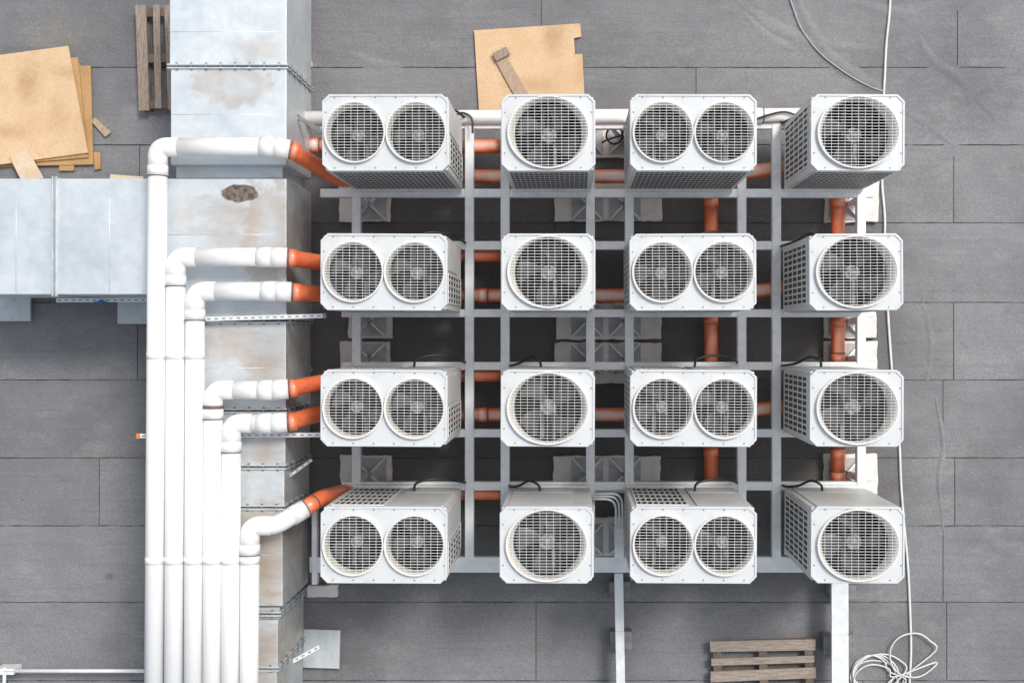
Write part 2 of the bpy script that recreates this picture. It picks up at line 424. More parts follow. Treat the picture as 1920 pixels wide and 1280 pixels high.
    for x, y in sc:
        bm = bmesh.new(); box(bm, x - .006, x + .006, y - .006, y + .006, HT, HT + .006, .4)
        obj('screw', bm, M['steel_dark'], tp, local=True)
    for (fx, fy) in fans:
        bm = bmesh.new()
        lathe(bm, [(RO + .010, HT + .001, SX), (RO + .010, HT + .03, SX), (RO + .004, HT + .040, SX), (RO - .006, HT + .036, SX), (RO - .014, HT + .0, 1 + (SX - 1) * .7),
                   (RT + .003, HT - .06, 1 + (SX - 1) * .12), (RT, HT - .09, 1), (RT, HT - .14, 1)], fx, fy, 56)
        obj('fan_shroud', bm, M['shroud'], root, local=True)
        bm = bmesh.new(); lathe(bm, [(RT + .004, HT - .135, 1), (RT + .004, HT - .6, 1), (.002, HT - .601, 1)], fx, fy, 32)
        obj('chamber_shade', bm, M['shade_liner'], root, local=True)  # dark liner added for the shade below the fan
        bm = bmesh.new()
        for sx in (-1, 1): box(bm, fx + sx * .06 - .018, fx + sx * .06 + .018, fy - RT, fy + RT, HT - .39, HT - .37)
        box(bm, fx - .0415, fx + .0415, fy - .05, fy + .05, HT - .385, HT - .375)
        obj('motor_bracket', bm, M['steel_dark'], root, local=True)
        bm = bmesh.new(); nb = 4; r0, r1 = .05, RT - .016
        for q in range(nb):
            a0 = 2 * math.pi * q / nb; g = []
            for i in range(8):
                u = i / 7; rr0 = r0 + (r1 - r0) * u
                half = .26 + .20 * u ** .8 - (.10 * u ** 6); lead = .42 * u
                row = []
                for j in range(8):
                    v = j / 7 * 2 - 1
                    an = a0 + lead + half * v
                    rr = rr0 * (1 - .06 * u * max(0, v) ** 2)
                    row.append(bm.verts.new((rr * math.cos(an), rr * math.sin(an), (.075 - .02 * u) * v + .02 * v * v)))
                g.append(row)
            for i in range(7):
                for j in range(7):
                    f = bm.faces.new((g[i][j], g[i + 1][j], g[i + 1][j + 1], g[i][j + 1])); f.smooth = True
        fan = obj('fan', bm, M['blade'], root, at=(fx, fy, HT - .22), local=True)
        fan.rotation_euler.z = random.uniform(0, 6)
        bm = bmesh.new(); hr = .078 if not double else .062
        lathe(bm, [(hr, -.06, 1), (hr, .05, 1), (hr - .008, .06, 1), (hr - .02, .06, 1), (hr - .024, .045, 1), (.036, .045, 1), (.033, .06, 1), (.022, .062, 1), (.018, .075, 1), (.001, .075, 1)], 0, 0, 28)
        for q in range(8):
            a = q * math.pi / 4; rb = hr - .018; box(bm, rb * math.cos(a) - .006, rb * math.cos(a) + .006, rb * math.sin(a) - .006, rb * math.sin(a) + .006, .04, .064, a)
        obj('hub', bm, M['hub'], fan, local=True)
        bm = bmesh.new(); zz = HT + .043; A, B = (RO + .004) * SX, RO + .004; wv = .0020
        nh = 21 if double else 24
        for i in range(1, nh):
            y = -B + 2 * B * i / nh; x = A * math.sqrt(max(0, 1 - (y / B) ** 2))
            box(bm, fx - x, fx + x, fy + y - wv, fy + y + wv, zz - .002, zz + .001)
        nv = 9 if double else 12
        for i in range(1, nv):
            x = -A + 2 * A * i / nv; y = B * math.sqrt(max(0, 1 - (x / A) ** 2))
            box(bm, fx + x - .0013, fx + x + .0013, fy - y, fy + y, zz - .0055, zz - .0025)
        tube(bm, [(fx + A * math.cos(t_), fy + B * math.sin(t_), zz - .002) for t_ in [2 * math.pi * k / 48 for k in range(48)]], .006, 5, closed=True)
        obj('fan_guard', bm, M['guard'], root, local=True)
    bm = bmesh.new()
    if double: pts = [(.13, cd, .42), (.16, cd + .10, .44), (.35, cd + .14, .40), (.55, cd + .11, .28), (.64, cd + .06, .05), (.65, cd + .05, -.1)]
    else: pts = [(-.10, cd, .42), (-.12, cd + .08, .46), (-.22, cd + .12, .42), (-.34, cd + .05, .30), (-.44, cd + .02, .12), (-.46, cd + .02, -.1)]
    tube(bm, spline(pts, 6), .014, 8)
    obj('power_cable', bm, M['cable_black'], root, local=True)
    return root
PD = make_ac(True); PS = make_ac(False)
used = {True: False, False: False}
XS = [[723, 720, 720, 720], [1028, 1028, 1027, 1025], [1300, 1299, 1300, 1300], [1608, 1605, 1606, 1608]]
YS = [249, 510, 765, 1021]
rown = ['top row', 'second row', 'third row', 'bottom row']
coln = ['leftmost column nearest the white pipes', 'second column from the left', 'third column from the left', 'rightmost column by the white cable']
for c in range(4):
    for r in range(4):
        dbl = c in (0, 2)
        pr = PD if dbl else PS
        o = pr if not used[dbl] else copy_tree(pr)
        used[dbl] = True
        p = W(XS[c][r], YS[r], BASE + HT)
        o.location = (p.x, p.y, BASE + .002); o.rotation_euler.z = math.radians(random.uniform(-.35, .35))
        o['label'] = ('white twin-fan air conditioner, ' if dbl else 'white single-fan air conditioner, ') + rown[r] + ', ' + coln[c]
        for ch in o.children:
            if ch.name.split('.')[0] == 'fan': ch.rotation_euler.z = random.uniform(0, 6.28)

# ------------------------------------------------------------ steel rack
rk = thing('steel_rack', 'galvanised steel beam rack carrying all sixteen air conditioners', 'steel frame', W(1140, 640, 0))
zb = BASE
for px, y0, y1 in ((668, 345, 1045), (880, 226, 1048), (947, 226, 1048), (1107, 226, 1048), (1180, 226, 1048), (1391, 226, 1048), (1456, 226, 1048), (1615, 240, 1048)):
    a = W(px, y0, zb); b = W(px, y1, zb); bm = bmesh.new()
    box(bm, a.x - .05, a.x + .05, b.y, a.y, zb - .095, zb + .012)
    obj('beam', bm, M['steel'], rk, bevel=.008)
for i, (py, x0, x1, hw) in enumerate(((234, 600, 1640, .045), (362, 600, 1640, .048), (460, 640, 1640, .048), (587, 640, 1640, .045), (686, 640, 1640, .045), (812, 640, 1640, .045), (911, 640, 1640, .048))):
    a = W(x0, py, zb); b = W(x1, py, zb); bm = bmesh.new()
    box(bm, a.x, b.x, a.y - hw, a.y + hw, zb - .102, zb - .001)
    obj('beam', bm, M['steel'], rk, bevel=.008)
a = W(580, 1057, zb); b = W(1640, 1057, zb); bm = bmesh.new()
box(bm, a.x, b.x, a.y - .095, a.y + .08, zb - .1, zb + .004)
obj('beam', bm, M['steel_white'], rk, bevel=.01)
bm = bmesh.new(); a = W(590, 950, zb); b = W(590, 1095, zb); box(bm, a.x - .03, a.x + .03, b.y, a.y, zb - .09, zb + .02)
obj('beam', bm, M['steel'], rk, bevel=.006)
for px in (668, 1107, 1180, 1615):
    for gy in (262, 385, 602, 672, 885, 1008):
        if gy in (262, 1008) and px in (668, 1615): continue
        x = W(px, 0, zb).x; y = W(0, gy, 0).y
        off = .07 if px == 668 else (-.07 if px == 1615 else 0)
        if px == 1107: off = -.03
        if px == 1180: off = -.03
        bm = bmesh.new(); box(bm, x - .04, x + .04, y - .04, y + .04, .091, zb - .103)
        po = obj('post', bm, M['steel'], rk, bevel=.005)
        bm = bmesh.new(); s = .185; fx = x + off
        box(bm, fx - s, fx + s, y - s * .95, y + s * .95, .078, .09)
        pl = obj('foot_plate', bm, M['steel_dull'], po)
        for sx in (-1, 1):
            for sy in (-1, 1):
                bm = bmesh.new()
                u = Vector((sx, sy, 0)).normalized(); n = Vector((-u.y, u.x, 0)) * .012
                o0 = Vector((fx, y, 0))
                P = [o0 + u * .03 + Vector((0, 0, .0905)), o0 + u * .25 + Vector((0, 0, .0905)), o0 + u * .25 + Vector((0, 0, .105)), o0 + u * .035 + Vector((0, 0, .19))]
                A = [bm.verts.new(p + n) for p in P]; B = [bm.verts.new(p - n) for p in P]
                bm.faces.new(A); bm.faces.new(B[::-1])
                for i in range(4): bm.faces.new((A[i], A[(i + 1) % 4], B[(i + 1) % 4], B[i]))
                obj('gusset', bm, M['steel_white'], po)

# concrete pads
def pad(x0, y0, x1, y1, label, h=.075, grp='concrete pads under the steel rack'):
    a = W(x0, y1, 0); b = W(x1, y0, 0); bm = bmesh.new(); pts = []
    def edge(p, q, n):
        for i in range(n):
            t = i / n; k = p.lerp(q, t); pts.append((k.x + random.uniform(-.009, .009), k.y + random.uniform(-.009, .009)))
    P = [Vector((a.x, a.y, 0)), Vector((b.x, a.y, 0)), Vector((b.x, b.y, 0)), Vector((a.x, b.y, 0))]
    for i in range(4): edge(P[i], P[(i + 1) % 4], max(4, int((P[(i + 1) % 4] - P[i]).length / .07)))
    prism(bm, pts, .006, h)
    single('concrete_pad', bm, M['concrete'], label, 'concrete pad', grp, bevel=.01)
for args in ((637, 345, 733, 417, 'rough concrete pad under the left beam, just below the top left air conditioner'),
             (1040, 345, 1241, 416, 'wide concrete pad just below the top row, between second and third columns'),
             (1545, 340, 1645, 418, 'concrete pad just below the top right air conditioner'),
             (655, 575, 738, 634, 'rough concrete pad below the second row in the leftmost column'),
             (1043, 568, 1240, 636, 'wide concrete pad just below the second row, upper of a touching pair'),
             (1543, 583, 1640, 634, 'concrete pad just below the second row in the rightmost column'),
             (640, 640, 733, 692, 'rough concrete pad above the third row in the leftmost column'),
             (1040, 642, 1240, 718, 'wide concrete pad just above the third row, lower of a touching pair'),
             (1543, 640, 1642, 692, 'concrete pad just above the third row in the rightmost column'),
             (640, 852, 737, 905, 'rough concrete pad above the bottom row in the leftmost column'),
             (1037, 853, 1238, 922, 'wide concrete pad just above the bottom row, between second and third columns'),
             (1543, 850, 1643, 925, 'concrete pad just above the bottom right air conditioner'),
             (1095, 968, 1238, 1042, 'concrete pad between the two middle air conditioners of the bottom row'),
             (1090, 236, 1190, 298, 'concrete pad between the two middle air conditioners of the top row')):
    pad(*args)
pad(578, 1093, 636, 1115, 'small pale concrete block below the bottom left air conditioner', .1, 'small support blocks')

# ------------------------------------------------------------ ducts
dloc = W(430, 450, 0); ZT, ZB = 1.55, .36
M['duct'] = duct_mat(dloc)
M['duct_plain'] = simple('galvanised_flange', (.62, .665, .69), (.46, .50, .525), 9, .4, .3)
dk = thing('air_duct', 'large rectangular galvanised sheet metal air duct with rust-brown stains and a side branch', 'air duct', dloc)
def sec(x0, x1, y0, y1, zt=ZT, zb=ZB, name='duct_section'):
    a = W(x0, y1, zt); b = W(x1, y0, zt); bm = bmesh.new()
    box(bm, a.x, b.x, a.y, b.y, zb, zt)
    return obj(name, bm, M['duct'], dk, bevel=.008)
def flange_y(py, x0, x1, zt=ZT, th=.016, out=.022):
    a = W(x0, py, zt); b = W(x1, py, zt)
    for s in (-1, 1):
        bm = bmesh.new(); y = a.y + s * (th + .002)
        box(bm, a.x - out, b.x + out, y - th / 2, y + th / 2, ZB - out, zt + out)
        o = obj('flange', bm, M['duct_plain'], dk, bevel=.003)
    n = 8
    def bolt(*q):
        bm = bmesh.new(); box(bm, *q); obj('bolt', bm, M['steel_dark'], o)
    for i in range(n):
        x = a.x + (b.x - a.x) * (i + .5) / n; bolt(x - .012, x + .012, a.y - .04, a.y + .04, zt + .002, zt + .012)
    for i in range(5):
        z = ZB + (zt - ZB) * (i + .5) / 5; bolt(b.x + .002, b.x + .030, a.y - .045, a.y + .045, z - .014, z + .014)
def flange_x(px, y0, y1):
    a = W(px, y1, ZT); b = W(px, y0, ZT)
    for s in (-1, 1):
        bm = bmesh.new(); x = a.x + s * .018
        box(bm, x - .008, x + .008, a.y - .022, b.y + .022, ZB - .02, ZT + .022)
        obj('flange', bm, M['duct_plain'], dk, bevel=.003)
sec(318, 537, -120, 124); flange_y(125, 318, 537); sec(320, 537, 126, 309)
sec(330, 530, 309.5, 334.5, ZT - .16, ZB + .1, 'duct_connector')
sec(312, 537, 335, 600)
sec(-130, 102, 335, 552); flange_x(103, 335, 552); sec(104, 311.5, 335, 552)
flange_y(601, 318, 536); sec(318, 536, 602, 769); flange_y(770, 318, 535); sec(318, 535, 771, 874); flange_y(875, 318, 534)
sec(318, 533, 876, 950); flange_y(951, 316, 532); sec(316, 530, 952, 1136); flange_y(1150, 312, 524); sec(312, 521, 1162, 1252); flange_y(1253, 312, 520); sec(312, 519, 1254, 1400)
sec(314, 524, 1137.5, 1161, ZT - .05, ZB + .05, 'duct_connector')
for (x0, x1, py) in ((318, 537, 60), (320, 537, 215), (312, 537, 440), (318, 536, 690), (318, 530, 1040)):
    a = W(x0, py, ZT); b = W(x1, py, ZT); bm = bmesh.new()
    tube(bm, [(a.x + .01, a.y, ZT - .0062), (b.x - .01, b.y, ZT - .0062)], .008, 6); obj('stiffening_rib', bm, M['duct'], dk)
for px in (30, 205):
    a = W(px, 337, ZT); b = W(px, 550, ZT); bm = bmesh.new()
    tube(bm, [(a.x, a.y, ZT - .0062), (b.x, b.y, ZT - .0062)], .008, 6); obj('stiffening_rib', bm, M['duct'], dk)
for px, py in ((30, 440), (200, 440), (340, 60), (520, 60), (340, 700), (520, 700), (340, 1100), (500, 1100)):
    p = W(px, py, ZT); bm = bmesh.new(); box(bm, p.x - .03, p.x + .03, p.y - .03, p.y + .03, .006, ZB + .01); obj('leg', bm, M['steel'], dk)

# ------------------------------------------------------------ white pipes dropping into orange ones
ZP = 1.82; RP = .096
def collar(a, b, r=RP * 1.075):
    bm = bmesh.new(); tube(bm, [a, b], r, 24); return bm
def white_pipe(vx, vx2, ey, hx, drop, label, dropmat='orange', diag=None, nwhite=0, gap=False):
    p0 = W(vx2, 1420, ZP); pc = W(vx, ey, ZP); ph = W(hx, ey if diag is None else diag, ZP)
    root = thing('drain_pipe', label, 'pipe', Vector((p0.x, p0.y, 0)), 'white pipes running down beside the duct')
    dv = (p0 - pc).normalized(); dh = (ph - pc).normalized(); e = .19
    bm = bmesh.new(); tube(bm, [p0, pc + dv * e], RP, 24); obj('long_run', bm, M['white_pipe'], root)
    bm = bmesh.new(); tube(bm, fillet([pc + dv * (e + .02), pc, pc + dh * (e + .02)], e * .86, 12), RP * 1.02, 24); obj('elbow', bm, M['white_pipe'], root)
    if (ph - pc).length > e + .25:
        bm = bmesh.new(); tube(bm, [pc + dh * e, ph], RP * .985, 24); obj('cross_run', bm, M['white_pipe'], root)
        obj('coupling', collar(ph - dh * .20, ph - dh * .05), M['white_pipe'], root)
    obj('coupling', collar(pc + dv * (e + .0), pc + dv * (e + .10)), M['white_pipe'], root)
    obj('seal', collar(pc + dv * (e + .101), pc + dv * (e + .110), RP * 1.05), M['seal'], root)
    if gap:
        obj('seal', collar(pc + dv * (e - .035), pc + dv * (e - .002), RP * 1.09), M['seal'], root)
    for jy in (660, 1043):
        t = (W(0, jy, ZP).y - p0.y) / (pc.y - p0.y)
        if t < .93:
            q = p0.lerp(pc, t)
            obj('coupling', collar(q, q + dv * .07, RP * 1.03), M['white_pipe'], root)
    pts = [ph - dh * .03] + [W(*d) for d in drop]
    if nwhite:
        wp = pts[:nwhite + 1]; bm = bmesh.new(); tube(bm, fillet(wp, .12, 8), RP * .96, 24); obj('cross_run', bm, M['white_pipe'], root)
        d0 = (wp[-1] - wp[-2]).normalized(); obj('coupling', collar(wp[-1] - d0 * .16, wp[-1], RP * 1.03), M['white_pipe'], root)
        obj('seal', collar(wp[-1] + d0 * .0005, wp[-1] + d0 * .013, RP * 1.02), M['seal'], root)
        pts = [wp[-1] - d0 * .02] + pts[nwhite + 1:]
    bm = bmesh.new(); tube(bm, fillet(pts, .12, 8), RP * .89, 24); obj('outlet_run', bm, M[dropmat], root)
    d1 = (Vector(pts[1]) - Vector(pts[0])).normalized()
    if not nwhite:
        obj('coupling', collar(ph - dh * .06, ph + d1 * .10), M['white_pipe'], root)
        obj('seal', collar(ph + d1 * .1005, ph + d1 * .110, RP * 1.02), M['seal'], root)
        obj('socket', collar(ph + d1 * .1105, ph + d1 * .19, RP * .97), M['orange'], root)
    else:
        q = pts[0].lerp(pts[1], .55); obj('seal', collar(q, q + d1 * .02, RP * .96), M['seal'], root)
white_pipe(296, 288, 276, 525, [(548, 284, 1.78), (640, 338, .95), (700, 332, .5)], 'outermost white pipe, with the topmost elbow beside the duct')
white_pipe(330, 325, 482, 520, [(545, 484, 1.78), (612, 494, 1.25), (680, 500, .6)], 'second white pipe from the left, its elbow beside the side branch')
white_pipe(366, 362, 546, 528, [(550, 548, 1.78), (612, 552, 1.3), (680, 555, .6)], 'third white pipe from the left, its elbow just below the second pipe elbow')
white_pipe(400, 397, 731, 522, [(545, 728, 1.78), (612, 715, 1.3), (680, 706, .6)], 'fourth white pipe from the left, with a dark gap at its elbow', gap=True)
white_pipe(434, 431, 793, 520, [(545, 790, 1.78), (612, 772, 1.3), (680, 762, .6)], 'fifth white pipe from the left, its elbow just under the third row')
white_pipe(469, 466, 985, 492, [(517, 985, 1.82), (572, 953, 1.66), (600, 934, 1.45), (632, 924, .8), (660, 920, .42), (720, 922, .40)], 'innermost white pipe, with the lowest elbow beside the bottom row', diag=985, nwhite=2)

# ------------------------------------------------------------ low orange pipes
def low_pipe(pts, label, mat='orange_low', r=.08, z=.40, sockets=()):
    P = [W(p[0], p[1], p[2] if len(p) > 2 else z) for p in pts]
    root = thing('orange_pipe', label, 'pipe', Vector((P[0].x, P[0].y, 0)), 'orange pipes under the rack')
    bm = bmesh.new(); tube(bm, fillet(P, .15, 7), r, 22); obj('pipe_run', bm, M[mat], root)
    for (px, py, ax) in sockets:
        q = W(px, py, z); d = Vector((.055, 0, 0)) if ax == 'x' else Vector((0, .055, 0))
        bm = bmesh.new(); tube(bm, [q - d, q + d], r * 1.09, 22); s = obj('socket', bm, M[mat], root)
        bm = bmesh.new(); tube(bm, [q + d * 1.01, q + d * 1.25], r * 1.11, 22); obj('clamp', bm, M['seal'], root)
low_pipe([(548, 222, .62), (1505, 216, .62)], 'long orange pipe, white on top, running behind the top row', 'orange_white', z=.62, sockets=[(1420, 217, 'x')])
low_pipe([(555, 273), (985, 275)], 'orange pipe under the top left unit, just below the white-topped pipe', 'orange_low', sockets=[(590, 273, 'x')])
low_pipe([(690, 331), (1330, 331), (1470, 315)], 'pale-topped orange pipe under the front edge of the top row', 'orange_low')
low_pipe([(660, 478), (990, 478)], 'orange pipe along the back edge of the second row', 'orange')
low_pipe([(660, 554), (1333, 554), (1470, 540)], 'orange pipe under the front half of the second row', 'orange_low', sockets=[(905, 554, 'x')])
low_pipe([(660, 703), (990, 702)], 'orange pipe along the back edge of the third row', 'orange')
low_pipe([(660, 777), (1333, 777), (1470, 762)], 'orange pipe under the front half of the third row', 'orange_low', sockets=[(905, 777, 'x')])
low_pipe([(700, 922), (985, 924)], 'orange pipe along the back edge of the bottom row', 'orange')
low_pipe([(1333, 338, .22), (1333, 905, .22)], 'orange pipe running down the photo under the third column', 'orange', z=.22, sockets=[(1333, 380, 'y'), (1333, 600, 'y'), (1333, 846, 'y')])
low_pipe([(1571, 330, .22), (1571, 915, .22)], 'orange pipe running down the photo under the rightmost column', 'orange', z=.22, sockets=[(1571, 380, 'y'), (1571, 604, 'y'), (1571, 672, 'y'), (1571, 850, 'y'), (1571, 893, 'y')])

# ------------------------------------------------------------ struts and small metalwork
def strut(a, b, label, w=.045, caps=None, mat='steel_white', holes=True):
    a, b = Vector(a), Vector(b); d = (b - a); Ln = d.length; u = d.normalized(); ang = math.atan2(u.y, u.x)
    root = thing('mounting_rail', label, 'rail', (a.x, a.y, min(a.z, b.z)), 'perforated mounting rails')
    c = (a + b) / 2
    bm = bmesh.new(); box(bm, c.x - Ln / 2, c.x + Ln / 2, c.y - w / 2, c.y + w / 2, c.z - .04, c.z, ang); obj('channel', bm, M[mat], root, bevel=.003)
    if holes:
        bm = bmesh.new(); n = int(Ln / .075)
        for i in range(n):
            q = a.lerp(b, (i + .5) / n); box(bm, q.x - .018, q.x + .018, q.y - .006, q.y + .006, c.z - .002, c.z + .0015, ang)
        obj('slot_row', bm, M['steel_dark'], root)
    for which, m_ in (caps or ()):
        q = a if which == 0 else b
        s = -1 if which == 0 else 1
        q = q + u * s * .018
        bm = bmesh.new(); box(bm, q.x - .017, q.x + .017, q.y - w * .6, q.y + w * .6, c.z - .045, c.z + .006, ang); obj('end_cap', bm, M[m_], root)
strut(W(262, 817, 1.68), W(602, 815, 1.68), 'perforated steel rail with orange end cap crossing the duct under the pipes', caps=[(0, 'orange_cap')])
strut(W(385, 598, 1.68), W(605, 592, 1.68), 'perforated steel rail crossing the duct below the third pipe elbow', caps=[(1, 'steel_dark')])
strut(W(105, 563, .9), W(275, 562, .9), 'perforated steel rail with orange cap along the side branch', caps=[(1, 'orange_cap')])
strut(W(556, 218, 1.1), W(604, 248, 1.0), 'short perforated rail with a blue cap by the top left unit', caps=[(0, 'blue_cap')], mat='steel_dark')
strut(W(515, 1258, .8), W(598, 1212, .8), 'slanted perforated rail propping the duct at the bottom edge', mat='steel')
strut(W(541, 893, 1.3), W(584, 862, 1.3), 'slanted perforated rail on the duct side above the bottom row', mat='steel', w=.03)
strut(W(541, 985, 1.2), W(584, 950, 1.2), 'slanted perforated rail on the duct side beside the lowest elbow', mat='steel', w=.03)
bm = bmesh.new(); p = W(188, 567, .95); box(bm, p.x - .03, p.x + .03, p.y - .02, p.y + .02, .91, .95)
tube(bm, [p + Vector((-.08, 0, -.01)), p + Vector((.08, 0, -.01))], .009, 8)
single('rail_clamp', bm, M['blue_cap'], 'small blue clamp on the rail under the side branch', 'clamp')
def plate(x0, y0, x1, y1, z, label, rz=0, mat='plate'):
    a = W(x0, y1, z); b = W(x1, y0, z)
    root = thing('support_plate', label, 'metal plate', Vector(((a.x + b.x) / 2, (a.y + b.y) / 2, 0.006)), 'flat support plates near the duct')
    bm = bmesh.new(); box(bm, a.x, b.x, a.y, b.y, z - .03, z, rz); obj('sheet', bm, M[mat], root, bevel=.005)
    bm = bmesh.new(); box(bm, a.x + .08, b.x - .08, a.y + .06, b.y - .06, .006, z - .031); obj('block', bm, M['concrete'], root)
M['plate'] = simple('plate_blue_grey', (.60, .64, .66), (.48, .52, .54), 7, .5, .1)
plate(-20, 548, 57, 602, .12, 'blue-grey support plate at the left edge under the side branch')
plate(220, 565, 276, 607, .12, 'blue-grey support plate beside the outermost pipe under the side branch')
plate(568, 1180, 637, 1252, .10, 'pale square support plate beside the duct at the bottom', rz=-.03)
root = thing('pipe_rail', 'low pale metal rail along the bottom left edge of the photo', 'rail', W(20, 1256, 0.006))
bm = bmesh.new(); a = W(8, 1257, .2); b = W(300, 1257, .2); tube(bm, [a, b], .022, 12); obj('bar', bm, M['steel_white'], root)
bm = bmesh.new(); a = W(24, 1249, .0); box(bm, a.x - .11, a.x + .11, a.y - .035, a.y + .035, .006, .22); obj('bracket', bm, M['steel_white'], root, bevel=.006)
bm = bmesh.new(); tube(bm, [W(9, 1250, .2), W(7, 1300, .2)], .02, 10); obj('bar', bm, M['steel_white'], root)

def tray(px, w, y0, y1, z, label, px2=None):
    a = W(px, y0, z); b = W(px2 or px, y1, z)
    root = thing('cable_tray', label, 'cable tray', Vector((a.x, a.y, 0)), 'cable trays leaving the rack')
    bm = bmesh.new(); rz = math.atan2(b.x - a.x, a.y - b.y)
    c = (a + b) / 2; Ln = (a - b).length
    box(bm, c.x - w / 2, c.x + w / 2, c.y - Ln / 2, c.y + Ln / 2, z - .08, z - .01, rz); obj('channel', bm, M['steel'], root, bevel=.004)
    n = 3
    for i in range(n):
        q0 = a.lerp(b, i / n); q1 = a.lerp(b, (i + 1) / n); q = (q0 + q1) / 2; l2 = (q0 - q1).length / 2 - .004
        bm = bmesh.new(); box(bm, q.x - w / 2 - .006, q.x + w / 2 + .006, q.y - l2, q.y + l2, z - .012, z, rz); obj('cover', bm, M['steel_white'], root, bevel=.003)
tray(1160, .088, 1074, 1400, .40, 'narrow pale cable tray leaving below the gap between second and third columns', 1166)
tray(1575, .18, 1085, 1400, .42, 'wider pale cable tray leaving below the rightmost column', 1576)
def block(x0, y0, x1, y1, label):
    a = W(x0, y1, .2); b = W(x1, y0, .2); bm = bmesh.new(); box(bm, a.x, b.x, a.y, b.y, .006, .2, jit=.004)
    single('support_block', bm, M['rubber'], label, 'support block', 'support blocks under the cable trays', bevel=.01)
block(1142, 1090, 1182, 1121, 'dark block under the narrow cable tray, close below the rack')
block(1144, 1183, 1185, 1217, 'dark block under the narrow cable tray, midway to the bottom edge')
block(1554, 1096, 1606, 1124, 'dark block under the wider cable tray, close below the rack')
block(1545, 1190, 1604, 1226, 'dark block under the wider cable tray, beside the bottom pallet')
root = thing('conduit_bundle', 'bent pale conduits dropping into a tray between the bottom middle units', 'conduit', W(1160, 960, 0))
for k in range(3):
    bm = bmesh.new(); z = .78
    tube(bm, fillet([W(1112, 925 + 5 * k, z), W(1166 - 6 * k, 925 + 5 * k, z), W(1168 - 6 * k, 990, z - .05)], .12, 8), .013, 10); obj('conduit', bm, M['steel_white'], root)
bm = bmesh.new(); a = W(1152, 1045, .74); b = W(1170, 970, .74); box(bm, a.x, b.x, a.y, b.y, .62, .74); obj('channel', bm, M['steel_white'], root, bevel=.006)

# ------------------------------------------------------------ white cable and coil
bm = bmesh.new()
cp = [(1671, -60), (1668, 20), (1662, 80), (1659, 140), (1656, 200), (1655, 290), (1654, 345), (1659, 410), (1658, 480), (1663, 560), (1669, 650), (1676, 740), (1686, 830), (1689, 900), (1694, 970), (1702, 1060), (1706, 1140), (1708, 1220), (1705, 1300), (1712, 1380)]
tube(bm, spline([W(x, y, .022) for x, y in cp], 6), .0145, 8)
single('white_cable', bm, M['cable_white'], 'long white cable lying down the right side of the roof', 'cable')
bm = bmesh.new(); pts = []
loops = [(1640, 1268, 46, 30), (1636, 1262, 40, 34), (1643, 1270, 42, 42), (1634, 1266, 34, 38), (1650, 1262, 50, 36), (1640, 1275, 38, 30), (1712, 1228, 44, 42)]
for i, (cx, cy, rx, ry) in enumerate(loops):
    for k in range(12):
        t = 2 * math.pi * k / 12 + .3; q = random.uniform(.97, 1.03)
        pts.append(W(cx + rx * q * math.cos(t), cy + ry * q * math.sin(t), .02 + .008 * i))
pts.append(W(1700, 1265, .03)); pts.append(W(1688, 1300, .02))
tube(bm, spline(pts, 4), .009, 7)
single('cable_coil', bm, M['cable_white'], 'loose coil of white cable beside the bottom right cable tray', 'cable coil')
bm = bmesh.new()
tube(bm, spline([W(x, y, .024) for x, y in ((1462, -50), (1482, 0), (1503, 55), (1540, 102), (1590, 140), (1632, 163), (1658, 172))], 8), .008, 6)
single('thin_cable', bm, M['cable_grey'], 'thin pale grey cable curving from the top edge towards the long white cable', 'cable')
bm = bmesh.new()
tube(bm, spline([W(1128, 268, .2), W(1140, 262, .2)] + [W(1152 + 15 * math.cos(t), 254 + 16 * math.sin(t), .2 + .01 * t) for t in [x * .6 for x in range(22)]] + [W(1170, 240, .3)], 3), .012, 7)
single('cable_loop', bm, M['cable_black'], 'black cable loop hanging between the top middle air conditioners', 'cable')
for (pts_, lab) in (([(1418, 224), (1440, 216), (1470, 210), (1495, 217)], 'black cable lying on the white-topped pipe by the top right unit'), ([(852, 216), (868, 212), (884, 222), (886, 250)], 'black cable looping by the top left unit onto the beam')):
    bm = bmesh.new(); tube(bm, spline([W(x, y, .73) for x, y in pts_], 6), .012, 7)
    single('power_cable', bm, M['cable_black'], lab, 'cable')

# ------------------------------------------------------------ chipboard, planks, pallets
def board(px, z, label, mat, th=.02, name='chipboard_sheet', cat='board', grp=None):
    bm = bmesh.new(); prism(bm, [tuple(W(x, y, z).xy) for x, y in px][::-1], z, z + th)
    return single(name, bm, M[mat], label, cat, grp, bevel=.003)
board([(-60, 150), (150, 118), (172, 280), (120, 306), (-40, 318)], .009, 'weathered brown chipboard sheet at the bottom of the left stack', 'board_dark')
board([(60, 124), (171, 124), (176, 309), (70, 311)], .032, 'darker chipboard sheet showing right of the pale top sheet', 'board_dark')
board([(-60, 130), (147, 108), (166, 296), (-30, 312)], .055, 'middle chipboard sheet of the left stack, peeping out beneath the top one', 'board_dark')
board([(-60, 112), (129, 87), (166, 287), (-20, 312)], .078, 'large pale chipboard sheet on top of the left stack', 'board')
board([(18, 293), (53, 281), (83, 335), (40, 337)], .105, 'small pale wood offcut leaning at the bottom of the left stack', 'board_pale', name='wood_offcut', cat='wood scrap')
board([(172, 228), (180, 221), (210, 249), (199, 258)], .01, 'small brown wood scrap right of the left chipboard stack', 'plank', .03, 'wood_offcut', 'wood scrap')
board([(177, 286), (190, 286), (190, 318), (179, 319)], .01, 'small wood scrap by the lower corner of the left stack', 'board_dark', .03, 'wood_offcut', 'wood scrap')
board([(113, 310), (141, 310), (140, 321), (112, 321)], .01, 'tiny orange-brown scrap below the left chipboard stack', 'board_dark', .03, 'wood_offcut', 'wood scrap')
board([(208, 327), (270, 332), (268, 340), (206, 337)], .2, 'thin pale lath lying behind the side branch duct', 'board_pale', .02, 'wood_offcut', 'wood scrap')
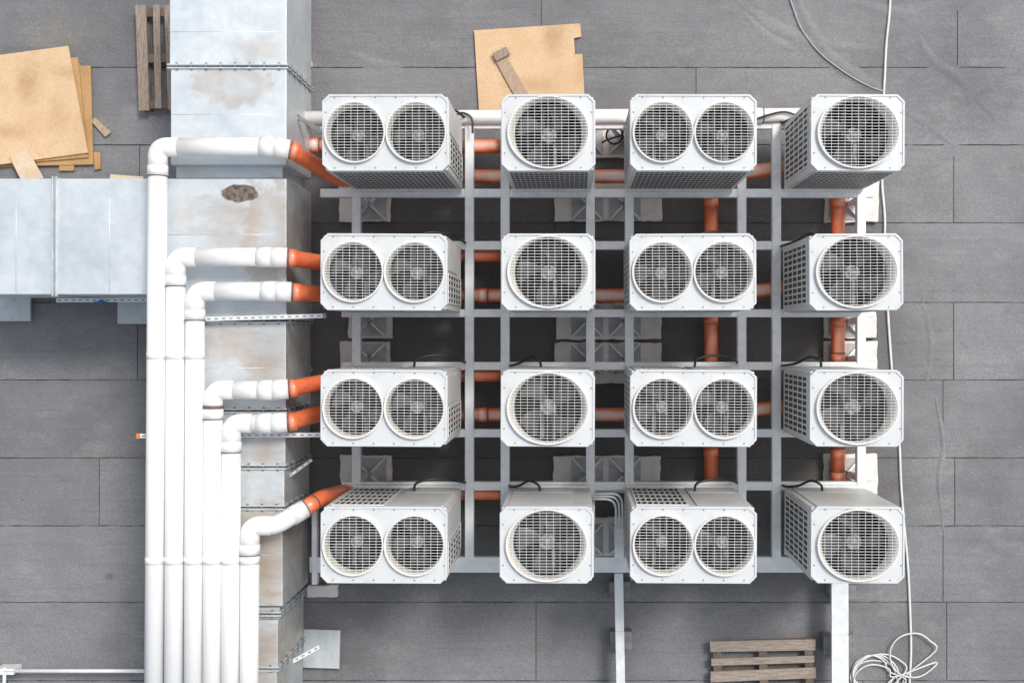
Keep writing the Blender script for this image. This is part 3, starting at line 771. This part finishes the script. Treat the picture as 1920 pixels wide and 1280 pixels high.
board([(889, 58), (1088, 45), (1090, 70), (1076, 73), (1078, 103), (1092, 102), (1098, 222), (899, 224)], .02, 'notched tan chipboard sheet lying above the top row', 'board')
t = thing('nailed_plank', 'weathered plank with a short cross piece lying on the notched chipboard', 'plank', W(960, 140, .042))
bm = bmesh.new(); prism(bm, [tuple(W(x, y, .05).xy) for x, y in ((927, 112), (947, 101), (1000, 192), (976, 200))][::-1], .042, .066); obj('plank', bm, M['plank'], t, bevel=.003)
bm = bmesh.new(); prism(bm, [tuple(W(x, y, .08).xy) for x, y in ((923, 101), (949, 88), (957, 102), (931, 116))][::-1], .067, .10); obj('cross_piece', bm, M['woodv'], t, bevel=.003)

def pallet(cx, cy, rz, label, vertical):
    c = W(cx, cy, 0.006)
    root = thing('pallet', label, 'pallet', c, 'wooden pallets')
    Ln, Wd = 1.2, .8; mt = M['woodv'] if vertical else M['wood']; mo = M['wood'] if vertical else M['woodv']
    ang = rz + (math.pi / 2 if vertical else 0)
    R = Matrix.Translation(c) @ Matrix.Rotation(ang, 4, 'Z')
    def bx(name, x0, x1, y0, y1, z0, z1, mat, sk=.008):
        bm = bmesh.new(); box(bm, x0, x1, y0, y1, z0, z1, random.uniform(-sk, sk), .003); bmesh.ops.transform(bm, matrix=R, verts=bm.verts[:])
        obj(name, bm, mat, root, bevel=.003)
    ys = [(-.4, -.275), (-.205, -.115), (-.062, .062), (.125, .205), (.275, .4)]
    for y0, y1 in ys: bx('deck_board', -Ln / 2 + random.uniform(-.02, .02), Ln / 2 + random.uniform(-.02, .02), y0, y1, .122, .144, mt, .013)
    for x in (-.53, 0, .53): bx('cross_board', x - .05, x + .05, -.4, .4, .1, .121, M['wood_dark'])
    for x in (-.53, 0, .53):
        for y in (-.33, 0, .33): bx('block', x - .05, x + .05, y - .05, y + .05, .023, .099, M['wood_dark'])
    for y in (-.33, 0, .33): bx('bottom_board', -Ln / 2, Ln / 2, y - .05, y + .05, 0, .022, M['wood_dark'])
pallet(1429, 1258, .03, 'weathered wooden pallet at the bottom edge beside the wider cable tray', False)
pallet(329, 113, .03, 'weathered wooden pallet standing against the left side of the duct', True)

# ------------------------------------------------------------ camera, light
cam = bpy.data.cameras.new('camera'); co = bpy.data.objects.new('camera', cam); C.objects.link(co)
co.location = (0, 0, H); cam.sensor_width = 36; cam.lens = 36 * F / 1920
cam.shift_x = -(NX - 960) / 1920; cam.shift_y = -(640 - NY) / 1920; cam.clip_end = 200
scene.camera = co
el, az = math.radians(55), math.radians(42)
to_sun = Vector((math.sin(az) * math.cos(el), math.cos(az) * math.cos(el), math.sin(el)))
sl = bpy.data.lights.new('sun', 'SUN'); sl.energy = 2.0; sl.angle = math.radians(13); sl.color = (1, .97, .925)
so = bpy.data.objects.new('sun', sl); C.objects.link(so); so.rotation_euler = to_sun.to_track_quat('Z', 'Y').to_euler(); so.location = (6, 8, 12)
w = bpy.data.worlds.new('World'); scene.world = w; w.use_nodes = True
nt = w.node_tree; bg = nt.nodes['Background']
sky = nt.nodes.new('ShaderNodeTexSky'); sky.sky_type = 'NISHITA'; sky.sun_disc = False; sky.sun_elevation = el; sky.sun_rotation = az
sky.dust_density = 4; sky.air_density = 1.9
hs = nt.nodes.new('ShaderNodeHueSaturation'); hs.inputs['Saturation'].default_value = .5
nt.links.new(sky.outputs['Color'], hs.inputs['Color'])
nt.links.new(hs.outputs['Color'], bg.inputs['Color']); bg.inputs['Strength'].default_value = .15
scene.view_settings.view_transform = 'Standard'; scene.view_settings.look = 'None'; scene.view_settings.exposure = 0
